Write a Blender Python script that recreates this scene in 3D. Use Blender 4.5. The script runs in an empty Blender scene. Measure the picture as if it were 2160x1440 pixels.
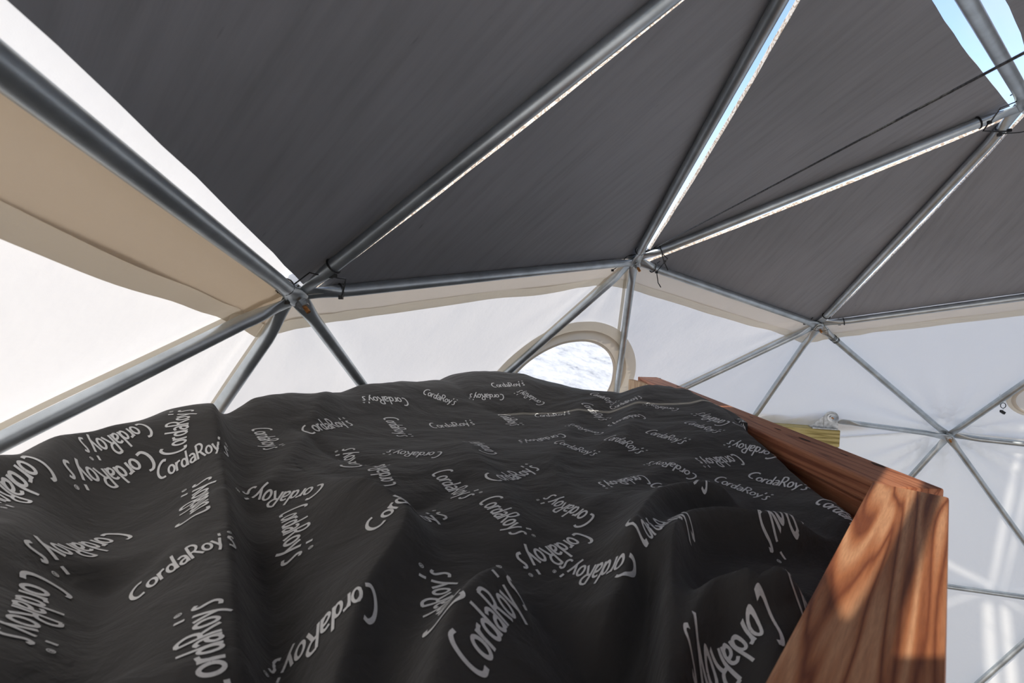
import bpy, bmesh, math, random
import numpy as np
from mathutils import Vector, Matrix, noise
from mathutils.bvhtree import BVHTree

random.seed(7)
scene = bpy.context.scene
col = scene.collection
PI = math.pi
nrm = lambda v: np.asarray(v, float) / np.linalg.norm(v)

# ------------------------------------------------------------------ camera
R, ZO = 2.75, 0.55                        # dome radius, height of the sphere centre above the floor
CAM = np.array([-0.500981, 0.015435, 0.704022]) * R + np.array([0, 0, ZO])
YAW, PITCH, ROLL, FPX = 1.29352, -0.044025, 0.028588, 1005.53
fw = np.array([math.cos(YAW) * math.cos(PITCH), math.sin(YAW) * math.cos(PITCH), math.sin(PITCH)])
rt = nrm(np.cross(fw, [0, 0, 1])); up = np.cross(rt, fw)
rt, up = math.cos(ROLL) * rt + math.sin(ROLL) * up, -math.sin(ROLL) * rt + math.cos(ROLL) * up
cd = bpy.data.cameras.new('camera'); cam = bpy.data.objects.new('camera', cd); col.objects.link(cam)
cd.sensor_width = 36; cd.lens = FPX / 2160 * 36; cd.clip_start = 0.02; cd.clip_end = 500
cam.matrix_world = Matrix(((rt[0], up[0], -fw[0], CAM[0]), (rt[1], up[1], -fw[1], CAM[1]), (rt[2], up[2], -fw[2], CAM[2]), (0, 0, 0, 1)))
cd.dof.use_dof = True; cd.dof.focus_distance = 1.3; cd.dof.aperture_fstop = 9
scene.camera = cam

# ------------------------------------------------------------------ light
SUN_AZ, SUN_EL = math.radians(204.5), math.radians(35)     # direction towards the sun
SUN_STRENGTH, SKY_STRENGTH = 3.4, 0.31
scene.view_settings.view_transform = 'Standard'; scene.view_settings.look = 'None'
scene.view_settings.exposure = 0.48; scene.view_settings.gamma = 1; scene.view_settings.use_curve_mapping = False
w = bpy.data.worlds.new('sky'); scene.world = w; w.use_nodes = True
nt = w.node_tree; nt.nodes.clear()
sky = nt.nodes.new('ShaderNodeTexSky'); sky.sky_type = 'NISHITA'; sky.sun_disc = False
sky.sun_elevation = SUN_EL; sky.sun_rotation = PI / 2 - SUN_AZ; sky.altitude = 1200; sky.dust_density = 0.3; sky.ozone_density = 2.0
bg = nt.nodes.new('ShaderNodeBackground'); bg.inputs['Strength'].default_value = SKY_STRENGTH
wo = nt.nodes.new('ShaderNodeOutputWorld')
tc = nt.nodes.new('ShaderNodeTexCoord'); nz = nt.nodes.new('ShaderNodeTexNoise'); nz.inputs['Scale'].default_value = 2.2; nz.inputs['Detail'].default_value = 8
cr = nt.nodes.new('ShaderNodeValToRGB'); cr.color_ramp.elements[0].position = .40; cr.color_ramp.elements[1].position = .72
mx = nt.nodes.new('ShaderNodeMixRGB'); mx.inputs['Color2'].default_value = (2.5, 2.5, 2.5, 1)
nt.links.new(tc.outputs['Generated'], nz.inputs['Vector']); nt.links.new(nz.outputs['Fac'], cr.inputs['Fac'])
nt.links.new(cr.outputs['Color'], mx.inputs['Fac']); nt.links.new(sky.outputs['Color'], mx.inputs['Color1'])
tn = nt.nodes.new('ShaderNodeMixRGB'); tn.blend_type = 'MULTIPLY'; tn.inputs['Fac'].default_value = 1; tn.inputs['Color2'].default_value = (1, .945, .93, 1)
nt.links.new(mx.outputs['Color'], tn.inputs['Color1']); nt.links.new(tn.outputs['Color'], bg.inputs['Color']); nt.links.new(bg.outputs['Background'], wo.inputs['Surface'])
sd = bpy.data.lights.new('sun', 'SUN'); sd.energy = SUN_STRENGTH; sd.angle = math.radians(0.6); sd.color = (1, .92, .80)
so = bpy.data.objects.new('sun', sd); col.objects.link(so)
sdir = Vector((math.cos(SUN_AZ) * math.cos(SUN_EL), math.sin(SUN_AZ) * math.cos(SUN_EL), math.sin(SUN_EL)))
so.rotation_euler = sdir.to_track_quat('Z', 'Y').to_euler(); so.location = tuple(sdir * 20)

# ------------------------------------------------------------------ helpers
def ray(u, v): return fw + rt * (u - 1080) / FPX - up * (v - 720) / FPX
def at(u, v, depth): return CAM + ray(u, v) * depth
def onz(u, v, z): d = ray(u, v); return CAM + d * ((z - CAM[2]) / d[2])
def onsph(u, v, k=1.0):
    d = nrm(ray(u, v)); o = CAM - np.array([0, 0, ZO]); b = o @ d; c = o @ o - (R * k) ** 2
    return CAM + d * (-b + math.sqrt(b * b - c))

def link(name, me, mats=(), parent=None):
    o = bpy.data.objects.new(name, me); col.objects.link(o)
    for m in (mats if isinstance(mats, (list, tuple)) else [mats]): me.materials.append(m)
    if parent: o.parent = parent
    return o
def mesh(name, verts, faces, mats, parent=None, smooth=False, midx=None):
    me = bpy.data.meshes.new(name); me.from_pydata([tuple(map(float, v)) for v in verts], [], faces); me.update()
    if smooth: me.polygons.foreach_set('use_smooth', [True] * len(me.polygons))
    if midx is not None: me.polygons.foreach_set('material_index', midx)
    return link(name, me, mats, parent)
def bmobj(name, bm, mats, parent=None, smooth=False):
    bmesh.ops.recalc_face_normals(bm, faces=bm.faces)
    me = bpy.data.meshes.new(name); bm.to_mesh(me); bm.free()
    if smooth: me.polygons.foreach_set('use_smooth', [True] * len(me.polygons))
    return link(name, me, mats, parent)
def empty(name, loc=(0, 0, 0)):
    o = bpy.data.objects.new(name, None); o.location = tuple(map(float, loc)); o.empty_display_size = .1; col.objects.link(o)
    return o
def adopt(child, parent):
    child.parent = parent; child.matrix_parent_inverse = Matrix.Translation(-Vector(parent.location))
    return child
def tag(o, label=None, cat=None, group=None, kind=None):
    if label: o['label'] = label
    if cat: o['category'] = cat
    if group: o['group'] = group
    if kind: o['kind'] = kind
    return o
def catmull(P, n=6):
    P = [np.asarray(p, float) for p in P]
    if len(P) < 3: return [P[0] + (P[1] - P[0]) * i / n for i in range(n + 1)]
    Q = [2 * P[0] - P[1]] + P + [2 * P[-1] - P[-2]]; out = []
    for i in range(1, len(Q) - 2):
        a, b, c, d = Q[i - 1:i + 3]
        for k in range(n):
            t = k / n
            out.append(.5 * ((2 * b) + (-a + c) * t + (2 * a - 5 * b + 4 * c - d) * t * t + (-a + 3 * b - 3 * c + d) * t ** 3))
    out.append(P[-1]); return out
def tube(path, r, seg=8, cap=True, rx=None):
    """tube along a polyline; r scalar or list"""
    P = [np.asarray(p, float) for p in path]; n = len(P)
    rr = r if hasattr(r, '__len__') else [r] * n
    V, F = [], []; prev = None
    for i in range(n):
        t = nrm(P[min(i + 1, n - 1)] - P[max(i - 1, 0)])
        ref = prev if prev is not None else (np.array([0, 0, 1.]) if abs(t[2]) < .9 else np.array([1., 0, 0]))
        a = nrm(ref - t * (ref @ t)); b = np.cross(t, a); prev = a
        for k in range(seg):
            th = 2 * PI * k / seg
            V.append(P[i] + (a * math.cos(th) + b * math.sin(th) * (rx or 1)) * rr[i])
    for i in range(n - 1):
        for k in range(seg):
            F.append((i * seg + k, i * seg + (k + 1) % seg, (i + 1) * seg + (k + 1) % seg, (i + 1) * seg + k))
    if cap: F += [tuple(range(seg))[::-1], tuple((n - 1) * seg + k for k in range(seg))]
    return V, F
def merge(parts):
    V, F = [], []
    for v, f in parts:
        o = len(V); V += list(v); F += [tuple(i + o for i in q) for q in f]
    return V, F
def boxv(c, ax, ay, az, hx, hy, hz):
    c, ax, ay, az = (np.asarray(q, float) for q in (c, ax, ay, az))
    V = [c + ax * hx * i + ay * hy * j + az * hz * k for i in (-1, 1) for j in (-1, 1) for k in (-1, 1)]
    return V, [(0, 1, 3, 2), (4, 6, 7, 5), (0, 4, 5, 1), (2, 3, 7, 6), (0, 2, 6, 4), (1, 5, 7, 3)]

# ------------------------------------------------------------------ materials
def mat(name):
    m = bpy.data.materials.new(name); m.use_nodes = True; t = m.node_tree; t.nodes.clear()
    out = t.nodes.new('ShaderNodeOutputMaterial'); return m, t, out
def node(t, kind, **kw):
    n = t.nodes.new(kind)
    for k, v in kw.items():
        if k.startswith('i_'):
            key = k[2:].replace('_', ' '); n.inputs[key].default_value = v
        else: setattr(n, k, v)
    return n
def noise_tex(t, scale, detail=4, stretch=(1, 1, 1), coord='Object', rough=.55, dist=0):
    c = node(t, 'ShaderNodeTexCoord'); mp = node(t, 'ShaderNodeMapping'); mp.inputs['Scale'].default_value = stretch
    n = node(t, 'ShaderNodeTexNoise'); n.inputs['Scale'].default_value = scale; n.inputs['Detail'].default_value = detail
    n.inputs['Roughness'].default_value = rough; n.inputs['Distortion'].default_value = dist
    t.links.new(c.outputs[coord], mp.inputs['Vector']); t.links.new(mp.outputs['Vector'], n.inputs['Vector']); return n
def ramp(t, src, stops):
    r = node(t, 'ShaderNodeValToRGB'); e = r.color_ramp.elements
    while len(e) < len(stops): e.new(.5)
    for k, (p, c) in enumerate(stops): e[k].position = p; e[k].color = (*c, 1)
    t.links.new(src, r.inputs['Fac']); return r
def bump(t, src, strength, dist):
    b = node(t, 'ShaderNodeBump'); b.inputs['Strength'].default_value = strength; b.inputs['Distance'].default_value = dist
    t.links.new(src, b.inputs['Height']); return b
def principled(name, color, rough=.6, metal=0, spec=.5, nscale=None, var=.15, bmp=0, stretch=(1, 1, 1), detail=5):
    m, t, out = mat(name); p = node(t, 'ShaderNodeBsdfPrincipled')
    p.inputs['Base Color'].default_value = (*color, 1); p.inputs['Roughness'].default_value = rough
    p.inputs['Metallic'].default_value = metal; p.inputs['Specular IOR Level'].default_value = spec
    if nscale:
        n = noise_tex(t, nscale, detail, stretch)
        lo = tuple(c * (1 - var) for c in color); hi = tuple(min(1, c * (1 + var)) for c in color)
        r = ramp(t, n.outputs['Fac'], [(.3, lo), (.7, hi)]); t.links.new(r.outputs['Color'], p.inputs['Base Color'])
        if bmp: b = bump(t, n.outputs['Fac'], .5, bmp); t.links.new(b.outputs['Normal'], p.inputs['Normal'])
    t.links.new(p.outputs['BSDF'], out.inputs['Surface']); return m
def canvas(name, color, trans, tcol, ribs=True, gloss=.04):
    m, t, out = mat(name)
    d = node(t, 'ShaderNodeBsdfDiffuse'); d.inputs['Color'].default_value = (*color, 1)
    tr = node(t, 'ShaderNodeBsdfTranslucent'); tr.inputs['Color'].default_value = (*tcol, 1)
    mx = node(t, 'ShaderNodeMixShader'); mx.inputs['Fac'].default_value = trans
    n = noise_tex(t, 5, 5, (1, 1, 1)); n2 = noise_tex(t, 900, 2)
    b = bump(t, n.outputs['Fac'], .35, .02); b2 = bump(t, n2.outputs['Fac'], .10, .001)
    t.links.new(b.outputs['Normal'], b2.inputs['Normal'])
    for s in (d, tr): t.links.new(b2.outputs['Normal'], s.inputs['Normal'])
    t.links.new(d.outputs[0], mx.inputs[1]); t.links.new(tr.outputs[0], mx.inputs[2])
    g = node(t, 'ShaderNodeBsdfGlossy'); g.inputs['Roughness'].default_value = .45; m2 = node(t, 'ShaderNodeMixShader'); m2.inputs['Fac'].default_value = gloss
    t.links.new(b2.outputs['Normal'], g.inputs['Normal'])
    t.links.new(mx.outputs[0], m2.inputs[1]); t.links.new(g.outputs[0], m2.inputs[2]); t.links.new(m2.outputs[0], out.inputs['Surface']); return m
def film(name, tint, haze=.06, hazecol=(.9, .93, 1)):
    m, t, out = mat(name)
    tr = node(t, 'ShaderNodeBsdfTransparent'); tr.inputs['Color'].default_value = (*tint, 1)
    d = node(t, 'ShaderNodeBsdfTranslucent'); d.inputs['Color'].default_value = (*hazecol, 1)
    g = node(t, 'ShaderNodeBsdfGlossy'); g.inputs['Roughness'].default_value = .08
    a = node(t, 'ShaderNodeMixShader'); a.inputs['Fac'].default_value = haze
    b = node(t, 'ShaderNodeMixShader'); b.inputs['Fac'].default_value = .03
    t.links.new(tr.outputs[0], a.inputs[1]); t.links.new(d.outputs[0], a.inputs[2])
    t.links.new(a.outputs[0], b.inputs[1]); t.links.new(g.outputs[0], b.inputs[2]); t.links.new(b.outputs[0], out.inputs['Surface']); return m
def wood(name, dark, mid, light, rough=.55, scale=1.0, spec=.35):
    m, t, out = mat(name); p = node(t, 'ShaderNodeBsdfPrincipled'); p.inputs['Roughness'].default_value = rough; p.inputs['Specular IOR Level'].default_value = spec
    c = node(t, 'ShaderNodeTexCoord'); mp = node(t, 'ShaderNodeMapping'); mp.inputs['Scale'].default_value = (.55 * scale, 11 * scale, 11 * scale)
    wv = node(t, 'ShaderNodeTexNoise'); wv.inputs['Scale'].default_value = 2.2; wv.inputs['Detail'].default_value = 2; wv.inputs['Distortion'].default_value = .5
    t.links.new(c.outputs['Object'], mp.inputs['Vector']); t.links.new(mp.outputs['Vector'], wv.inputs['Vector'])
    mul = node(t, 'ShaderNodeMath', operation='MULTIPLY'); mul.inputs[1].default_value = 7.0; t.links.new(wv.outputs['Fac'], mul.inputs[0])
    fr = node(t, 'ShaderNodeMath', operation='PINGPONG'); fr.inputs[1].default_value = .5; t.links.new(mul.outputs[0], fr.inputs[0])
    r = ramp(t, fr.outputs[0], [(.02, dark), (.16, mid), (.42, light)])
    fine = noise_tex(t, 30, 6, (1.5, 22, 22)); r2 = ramp(t, fine.outputs['Fac'], [(.3, (.62, .58, .55)), (.62, (1, 1, 1))])
    mm = node(t, 'ShaderNodeMixRGB', blend_type='MULTIPLY'); mm.inputs['Fac'].default_value = .55
    t.links.new(r.outputs['Color'], mm.inputs['Color1']); t.links.new(r2.outputs['Color'], mm.inputs['Color2']); t.links.new(mm.outputs['Color'], p.inputs['Base Color'])
    b = bump(t, fine.outputs['Fac'], .25, .002); t.links.new(b.outputs['Normal'], p.inputs['Normal'])
    t.links.new(p.outputs['BSDF'], out.inputs['Surface']); return m

M = {}
M['canvas'] = canvas('white_canvas', (.80, .79, .775), .50, (.86, .81, .745))
M['band'] = canvas('tan_canvas', (.80, .76, .71), .47, (.90, .82, .72))
M['liner'] = canvas('tan_liner', (.66, .58, .49), .36, (.74, .60, .44))  # same band fabric; its darker brown against the sun is put into the colour
M['hem'] = canvas('hem_canvas', (.78, .74, .67), .42, (.84, .76, .62))
M['rim'] = canvas('rim_canvas', (.62, .56, .49), .35, (.72, .62, .48))
M['film'] = film('clear_vinyl', (.96, .98, 1.0))
M['pane'] = film('window_vinyl', (.97, .98, 1.0), .05)
M['steel'] = principled('galvanized_steel', (.50, .545, .575), .37, .88, nscale=14, var=.22, bmp=.0006, stretch=(1, 1, 1))
M['zinc'] = principled('zinc', (.62, .64, .66), .3, 1, nscale=60, var=.2)
M['copper'] = principled('copper_thread', (.55, .27, .10), .4, 1, nscale=200, var=.3, bmp=.0004)
M['black'] = principled('black_nylon', (.008, .008, .009), .45, nscale=60, var=.2)
M['wire'] = principled('dark_wire', (.03, .03, .03), .4, .8, nscale=300, var=.4)
M['cable'] = principled('steel_cable', (.11, .11, .11), .45, .7, nscale=220, var=.6, bmp=.0004)
M['rail'] = wood('redwood_rail', (.24, .070, .028), (.48, .18, .075), (.70, .355, .185))
M['rail_long'] = wood('stained_rail', (.30, .095, .045), (.50, .185, .090), (.60, .25, .13))
M['knot'] = principled('dark_knot', (.05, .018, .008), .7, nscale=80, var=.4)
M['pine'] = wood('pine', (.36, .19, .08), (.52, .31, .15), (.62, .41, .21))
M['treated'] = wood('treated_lumber', (.28, .22, .07), (.50, .41, .15), (.60, .50, .22))
M['plyedge'] = wood('plywood_edge', (.35, .25, .17), (.60, .50, .40), (.78, .72, .64), scale=2)
M['deck'] = wood('plywood_deck', (.30, .18, .09), (.42, .27, .14), (.5, .34, .2))
M['galv'] = principled('galvanized_plate', (.55, .57, .58), .5, .85, nscale=50, var=.35, bmp=.0006)

def panel_material():
    m, t, out = mat('dark_grey_paint'); p = node(t, 'ShaderNodeBsdfPrincipled'); p.inputs['Roughness'].default_value = .55; p.inputs['Specular IOR Level'].default_value = .35
    g = noise_tex(t, 9, 6, (6, .55, 6), rough=.6); big = noise_tex(t, 2.0, 3)
    r = ramp(t, g.outputs['Fac'], [(.30, (.25, .252, .27)), (.52, (.29, .292, .314)), (.72, (.31, .312, .335))])
    r2 = ramp(t, big.outputs['Fac'], [(.3, (.82, .82, .82)), (.7, (1, 1, 1))])
    sp = noise_tex(t, 55, 2, (1, .25, 1)); r3 = ramp(t, sp.outputs['Fac'], [(.22, (.55, .55, .55)), (.28, (1, 1, 1))])
    mm = node(t, 'ShaderNodeMixRGB', blend_type='MULTIPLY'); mm.inputs['Fac'].default_value = 1
    m3 = node(t, 'ShaderNodeMixRGB', blend_type='MULTIPLY'); m3.inputs['Fac'].default_value = .8
    t.links.new(r.outputs['Color'], mm.inputs['Color1']); t.links.new(r2.outputs['Color'], mm.inputs['Color2'])
    t.links.new(mm.outputs['Color'], m3.inputs['Color1']); t.links.new(r3.outputs['Color'], m3.inputs['Color2']); t.links.new(m3.outputs['Color'], p.inputs['Base Color'])
    fine = noise_tex(t, 26, 7, (7, .4, 7)); b = bump(t, fine.outputs['Fac'], .3, .0015); t.links.new(b.outputs['Normal'], p.inputs['Normal'])
    t.links.new(p.outputs['BSDF'], out.inputs['Surface']); return m
M['panel'] = panel_material()

def cloth_material():
    m, t, out = mat('charcoal_cotton'); p = node(t, 'ShaderNodeBsdfPrincipled'); p.inputs['Roughness'].default_value = .85; p.inputs['Specular IOR Level'].default_value = .25
    p.inputs['Sheen Weight'].default_value = .12; p.inputs['Sheen Roughness'].default_value = .5
    n = noise_tex(t, 3, 4); r = ramp(t, n.outputs['Fac'], [(.3, (.060, .058, .056)), (.7, (.076, .073, .070))]); t.links.new(r.outputs['Color'], p.inputs['Base Color'])
    wr = noise_tex(t, 7, 5, (1, 1.6, 1), dist=.9); fine = noise_tex(t, 34, 4, (1, 3, 1), dist=.6); wv = noise_tex(t, 1400, 1)
    b = bump(t, wr.outputs['Fac'], .5, .022); b1 = bump(t, fine.outputs['Fac'], .32, .005); b2 = bump(t, wv.outputs['Fac'], .08, .0006)
    t.links.new(b.outputs['Normal'], b1.inputs['Normal']); t.links.new(b1.outputs['Normal'], b2.inputs['Normal']); t.links.new(b2.outputs['Normal'], p.inputs['Normal'])
    t.links.new(p.outputs['BSDF'], out.inputs['Surface']); return m
M['duvet'] = cloth_material()
M['print'] = principled('white_print', (.86, .86, .85), .8, spec=.2, nscale=300, var=.06)
M['floor'] = wood('floor_boards', (.25, .16, .09), (.40, .28, .17), (.5, .37, .24))

def ground_material():
    m, t, out = mat('pale_dry_ground'); p = node(t, 'ShaderNodeBsdfPrincipled'); p.inputs['Roughness'].default_value = .95
    n = noise_tex(t, 1.6, 9, (1, 1, 1), rough=.75); r = ramp(t, n.outputs['Fac'], [(.36, (.26, .27, .28)), (.44, (.52, .51, .48)), (.56, (.70, .68, .64))])
    t.links.new(r.outputs['Color'], p.inputs['Base Color']); t.links.new(p.outputs['BSDF'], out.inputs['Surface']); return m
M['ground'] = ground_material()

# ------------------------------------------------------------------ the geodesic dome (icosahedron, each edge in three)
IV = [np.array([0, 0, 1.])]
for k in range(5): IV.append(np.array([2 / 5 ** .5 * math.cos(2 * PI * k / 5), 2 / 5 ** .5 * math.sin(2 * PI * k / 5), 1 / 5 ** .5]))
for k in range(5): IV.append(np.array([2 / 5 ** .5 * math.cos(2 * PI * (k + .5) / 5), 2 / 5 ** .5 * math.sin(2 * PI * (k + .5) / 5), -1 / 5 ** .5]))
IV.append(np.array([0, 0, -1.]))
IF = []
for k in range(5):
    a, b = 1 + k, 1 + (k + 1) % 5; IF += [(0, a, b), (a, b, 6 + k), (b, 6 + k, 6 + (k + 1) % 5)]
# how the real, slightly racked frame leaves the ideal positions
def ico(*ws): return nrm(sum(IV[i] * w for i, w in ws))
SHIFT = {'A': (ico((0, 1), (3, 2)), (-.0036, -.0002, -.0091)), 'B': (ico((0, 1), (2, 1), (3, 1)), (.0079, -.0032, -.0093)),
         'C': (ico((0, 1), (2, 2)), (.0032, -.0034, -.0159)), 'D': (ico((0, 2), (2, 1)), (-.0016, .0098, -.0097)),
         'E': (ico((2, 2), (1, 1)), (-.0026, .0021, -.0074)), 'F': (ico((0, 2), (3, 1)), (.0007, -.0021, .001)),
         'Ml': (ico((0, 1), (3, 1), (4, 1)), (-.0027, -.0003, -.0034)), 'Mr': (ico((0, 1), (1, 1), (2, 1)), (-.0052, .0167, -.0099)),
         'Va': (ico((3, 1)), (-.0158, -.0027, .0096)), 'Vc': (ico((2, 1)), (0, 0, 0)), 'Er': (ico((2, 1), (1, 2)), (.0005, .0005, .0044)), 'ARl': (ico((3, 2), (4, 1)), (-.0082, -.0017, .0141)),
         'BR0': (ico((3, 2), (2, 1)), (.004, -.0043, -.0138)), 'BR1': (ico((2, 2), (3, 1)), (.0101, -.006, -.0027)),
         'SM0': (ico((1, 1), (2, 1), (6, 1)), (-.0015, .0048, .0014)), 'Sv1': (ico((2, 2), (6, 1)), (.0058, -.0163, -.0139)), 'T': (ico((0, 1)), (0, 0, 0)), 'Pl': (ico((0, 2), (4, 1)), (0, 0, 0))}
PTS, NAME, TRI = [], {}, []
def pid(u):
    for i, p in enumerate(PTS):
        if np.linalg.norm(p - u) < 1e-4: return i
    PTS.append(u); return len(PTS) - 1
for a, b, c in IF:
    g = {}
    for i in range(4):
        for j in range(4 - i):
            k = 3 - i - j; g[i, j] = pid(nrm(IV[a] * i + IV[b] * j + IV[c] * k))
    for i in range(3):
        for j in range(3 - i):
            TRI.append((g[i, j], g[i + 1, j], g[i, j + 1]))
            if i + j < 2: TRI.append((g[i + 1, j], g[i + 1, j + 1], g[i, j + 1]))
for nm_, (u, d) in SHIFT.items():
    for i, p in enumerate(PTS):
        if np.linalg.norm(p - u) < 1e-4: NAME[nm_] = i
ideal = [p.copy() for p in PTS]
for nm_, (u, d) in SHIFT.items(): PTS[NAME[nm_]] = PTS[NAME[nm_]] + np.array(d)
ORIG = np.array([0, 0, ZO])
DP = [p * R + ORIG for p in PTS]
rad = lambda p: nrm(p - ORIG)
hub = {k: DP[i] for k, i in NAME.items()}
NM = {i: k for k, i in NAME.items()}
KEEP = [t for t in TRI if min(ideal[i][2] for i in t) > -.40]
CAP = [t for t in KEEP if min(ideal[i][2] for i in t) > .70]
LOW = [t for t in KEEP if t not in CAP]

# ground and floor
V, F = [], []; na, nr = 96, 40
for k in range(nr):
    r_ = 160 * (k / (nr - 1)) ** 2.2
    for q in range(na):
        a = 2 * PI * q / na; rise = max(0, math.cos(a - math.radians(105))) ** 2
        V.append((r_ * math.cos(a), r_ * math.sin(a), -.62 + rise * max(0, min(r_, 16) - 4) * .42 + (.12 * noise.noise(Vector((r_ * math.cos(a) * .4, r_ * math.sin(a) * .4, 0))) if r_ > 4 else 0)))
for k in range(nr - 1):
    for q in range(na): F.append((k * na + q, k * na + (q + 1) % na, (k + 1) * na + (q + 1) % na, (k + 1) * na + q))
tag(mesh('ground', V, F, M['ground'], smooth=True), kind='structure')
bm = bmesh.new(); bmesh.ops.create_cone(bm, cap_ends=True, segments=60, radius1=2.62, radius2=2.62, depth=.1)
fl = tag(bmobj('floor', bm, M['floor']), kind='structure'); fl.location = (0, 0, -.55)

# ------------------------------------------------------------------ canvas wall
WOFF = .034
def offs(p, d): return p + rad(p) * d
c0 = np.array([1170., 815.]); TH = math.radians(35)
def ell(ang, k=1.0):
    a, b = 135 * k, 85 * k; x, y = a * math.cos(ang), b * math.sin(ang)
    return c0[0] + x * math.cos(TH) + y * math.sin(TH), c0[1] - x * math.sin(TH) + y * math.cos(TH)
pa, pb, pc = (offs(hub[k], WOFF) for k in ('B', 'BR0', 'BR1')); wn = nrm(np.cross(pb - pa, pc - pa))
def onplane(u, v, q=pa, n_=wn): d = ray(u, v); return CAM + d * (((q - CAM) @ n_) / (d @ n_))
wc = onplane(*c0)
def to_plane(p):
    d = p - ORIG; return ORIG + d * (((wc - ORIG) @ wn) / (d @ wn))
def in_window(p):
    if np.linalg.norm(p - wc) > .6: return False
    q = to_plane(p) - CAM; z = q @ fw; x, y = 1080 + FPX * (q @ rt) / z - c0[0], 720 - FPX * (q @ up) / z - c0[1]
    a, b = x * math.cos(TH) - y * math.sin(TH), x * math.sin(TH) + y * math.cos(TH)
    return (a / 135) ** 2 + (b / 85) ** 2 < 1.12 ** 2
WR = [('E', .017, 17, .32), ('C', .004, 15, .25), ('B', .003, 15, .25), ('A', .003, 14, .22), ('Mr', .005, 13, .3)]
frames = {}
for k, *_ in WR:
    n_ = rad(hub[k]); ax = nrm(np.cross(n_, [0, 0, 1])); frames[k] = (ax, np.cross(n_, ax), n_)
def wrinkle(p):
    d = 0
    for k, amp, fr, ln in WR:
        q = p - hub[k]; r_ = np.linalg.norm(q)
        if r_ < .9:
            ax, ay, _ = frames[k]; th = math.atan2(q @ ay, q @ ax)
            d += amp * math.sin(th * fr + 2 * math.sin(th * 3)) * math.exp(-(r_ - .1) / ln) * min(1, r_ / .1)
    d += .004 * noise.noise(Vector(p) * 3.1) + .0015 * noise.noise(Vector((p[0] * 9, p[1] * 9, p[2] * 3)))
    return d
V, F, index = [], [], {}
def cv(p):
    k = (round(p[0], 4), round(p[1], 4), round(p[2], 4))
    if k not in index: index[k] = len(V); V.append(offs(p, WOFF + wrinkle(p)))
    return index[k]
for t in LOW:
    a, b, c = (DP[i] for i in t); cen = (a + b + c) / 3
    dv = cen - CAM; vis = (dv @ fw) > -.3 and cen[2] > .2
    n = 44 if vis else 8
    for i in range(n):
        for j in range(n - i):
            P = lambda i, j: a + (b - a) * i / n + (c - a) * j / n
            tr = [(P(i, j), P(i + 1, j), P(i, j + 1))]
            if i + j < n - 1: tr.append((P(i + 1, j), P(i + 1, j + 1), P(i, j + 1)))
            for q in tr:
                F.append(tuple(cv(p) for p in q))
BV = BVHTree.FromPolygons([tuple(v) for v in V], F)
F = [f for f in F if not in_window(sum(V[i] for i in f) / 3)]
# the cover runs on over the lowest roof edge
capverts = set(i for t in CAP for i in t)
ring_edges = []
for t in CAP:
    for x in range(3):
        i, j = t[x], t[(x + 1) % 3]
        if ideal[i][2] < .85 and ideal[j][2] < .85 and not any(i in s and j in s for s in CAP if s != t):
            k = t[(x + 2) % 3]; ring_edges.append((i, j, k))
for i, j, k in ring_edges:
    a, b, c = DP[i], DP[j], DP[k]; d = nrm((c - a) - (b - a) * ((c - a) @ (b - a)) / ((b - a) @ (b - a)))
    n = 24; o = len(V)
    for s in range(n + 1):
        for q in range(4):
            p = a + (b - a) * s / n + d * (0.10 * q / 3 * min(1, 8 * min(s, n - s) / n + .05))
            V.append(offs(p, WOFF + .012 * q / 3 + .004 * math.sin(s * .9) * (q / 3)))
    for s in range(n):
        for q in range(3): e = o + s * 4 + q; F.append((e, e + 4, e + 5, e + 1))
wall = mesh('wall_canvas', V, F, M['canvas'], smooth=True); tag(wall, kind='structure')

def wall_point(p, out):
    d = rad(np.asarray(p)); h = BV.ray_cast(Vector(ORIG), Vector(d))
    return (np.array(h[0]) if h[0] is not None else np.asarray(p)) + d * out
# band of doubled canvas hanging below the roof edge, with its hem
ringp = []
order = sorted({i for e in ring_edges for i in e[:2]}, key=lambda i: math.atan2(PTS[i][1], PTS[i][0]))
for q in range(len(order)):
    a, b = DP[order[q]], DP[order[(q + 1) % len(order)]]
    for s in range(40): ringp.append((a + (b - a) * s / 40, math.sin(PI * s / 40)))
def band(name, w0, w1, out, m, wav, lo, hi):
    V, F = [], []; n = len(ringp); q = 6; L_ = []
    for i in range(lo, hi + 1):
        p, bul = ringp[i % n]; th = i / n * 2 * PI
        wob = 1 + wav * noise.noise(Vector((math.cos(th) * 9, math.sin(th) * 9, 3))) * 2
        for k in range(q + 1):
            dz = w0 + (w1 * wob - w0) * k / q; r_ = nrm(np.array([p[0], p[1], 0]))
            V.append(wall_point(p - np.array([0, 0, dz]) + r_ * dz * .55, out))
    for i in range(hi - lo):
        for k in range(q): a, b = i * (q + 1) + k, (i + 1) * (q + 1) + k; F.append((a, b, b + 1, a + 1))
    return mesh(name, V, F, m, wall, True)
nA = min(range(len(ringp)), key=lambda i: np.linalg.norm(ringp[i][0] - hub['A'])); nr_ = len(ringp)
for m_, lo, hi in (('band', nA - 280, nA), ('liner', nA, nA + nr_ - 280)):  # stretch on the sun side gets the copy with the backlit brown painted in
    band('overlap_band', -.005, .095, -.008, M[m_], .03, lo, hi)
    band('band_hem', .092, .128, -.006, M['hem' if m_ == 'band' else 'rim'], .03, lo, hi)  # sun-side hem borrows the browner rim canvas for the same painted tone
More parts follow.
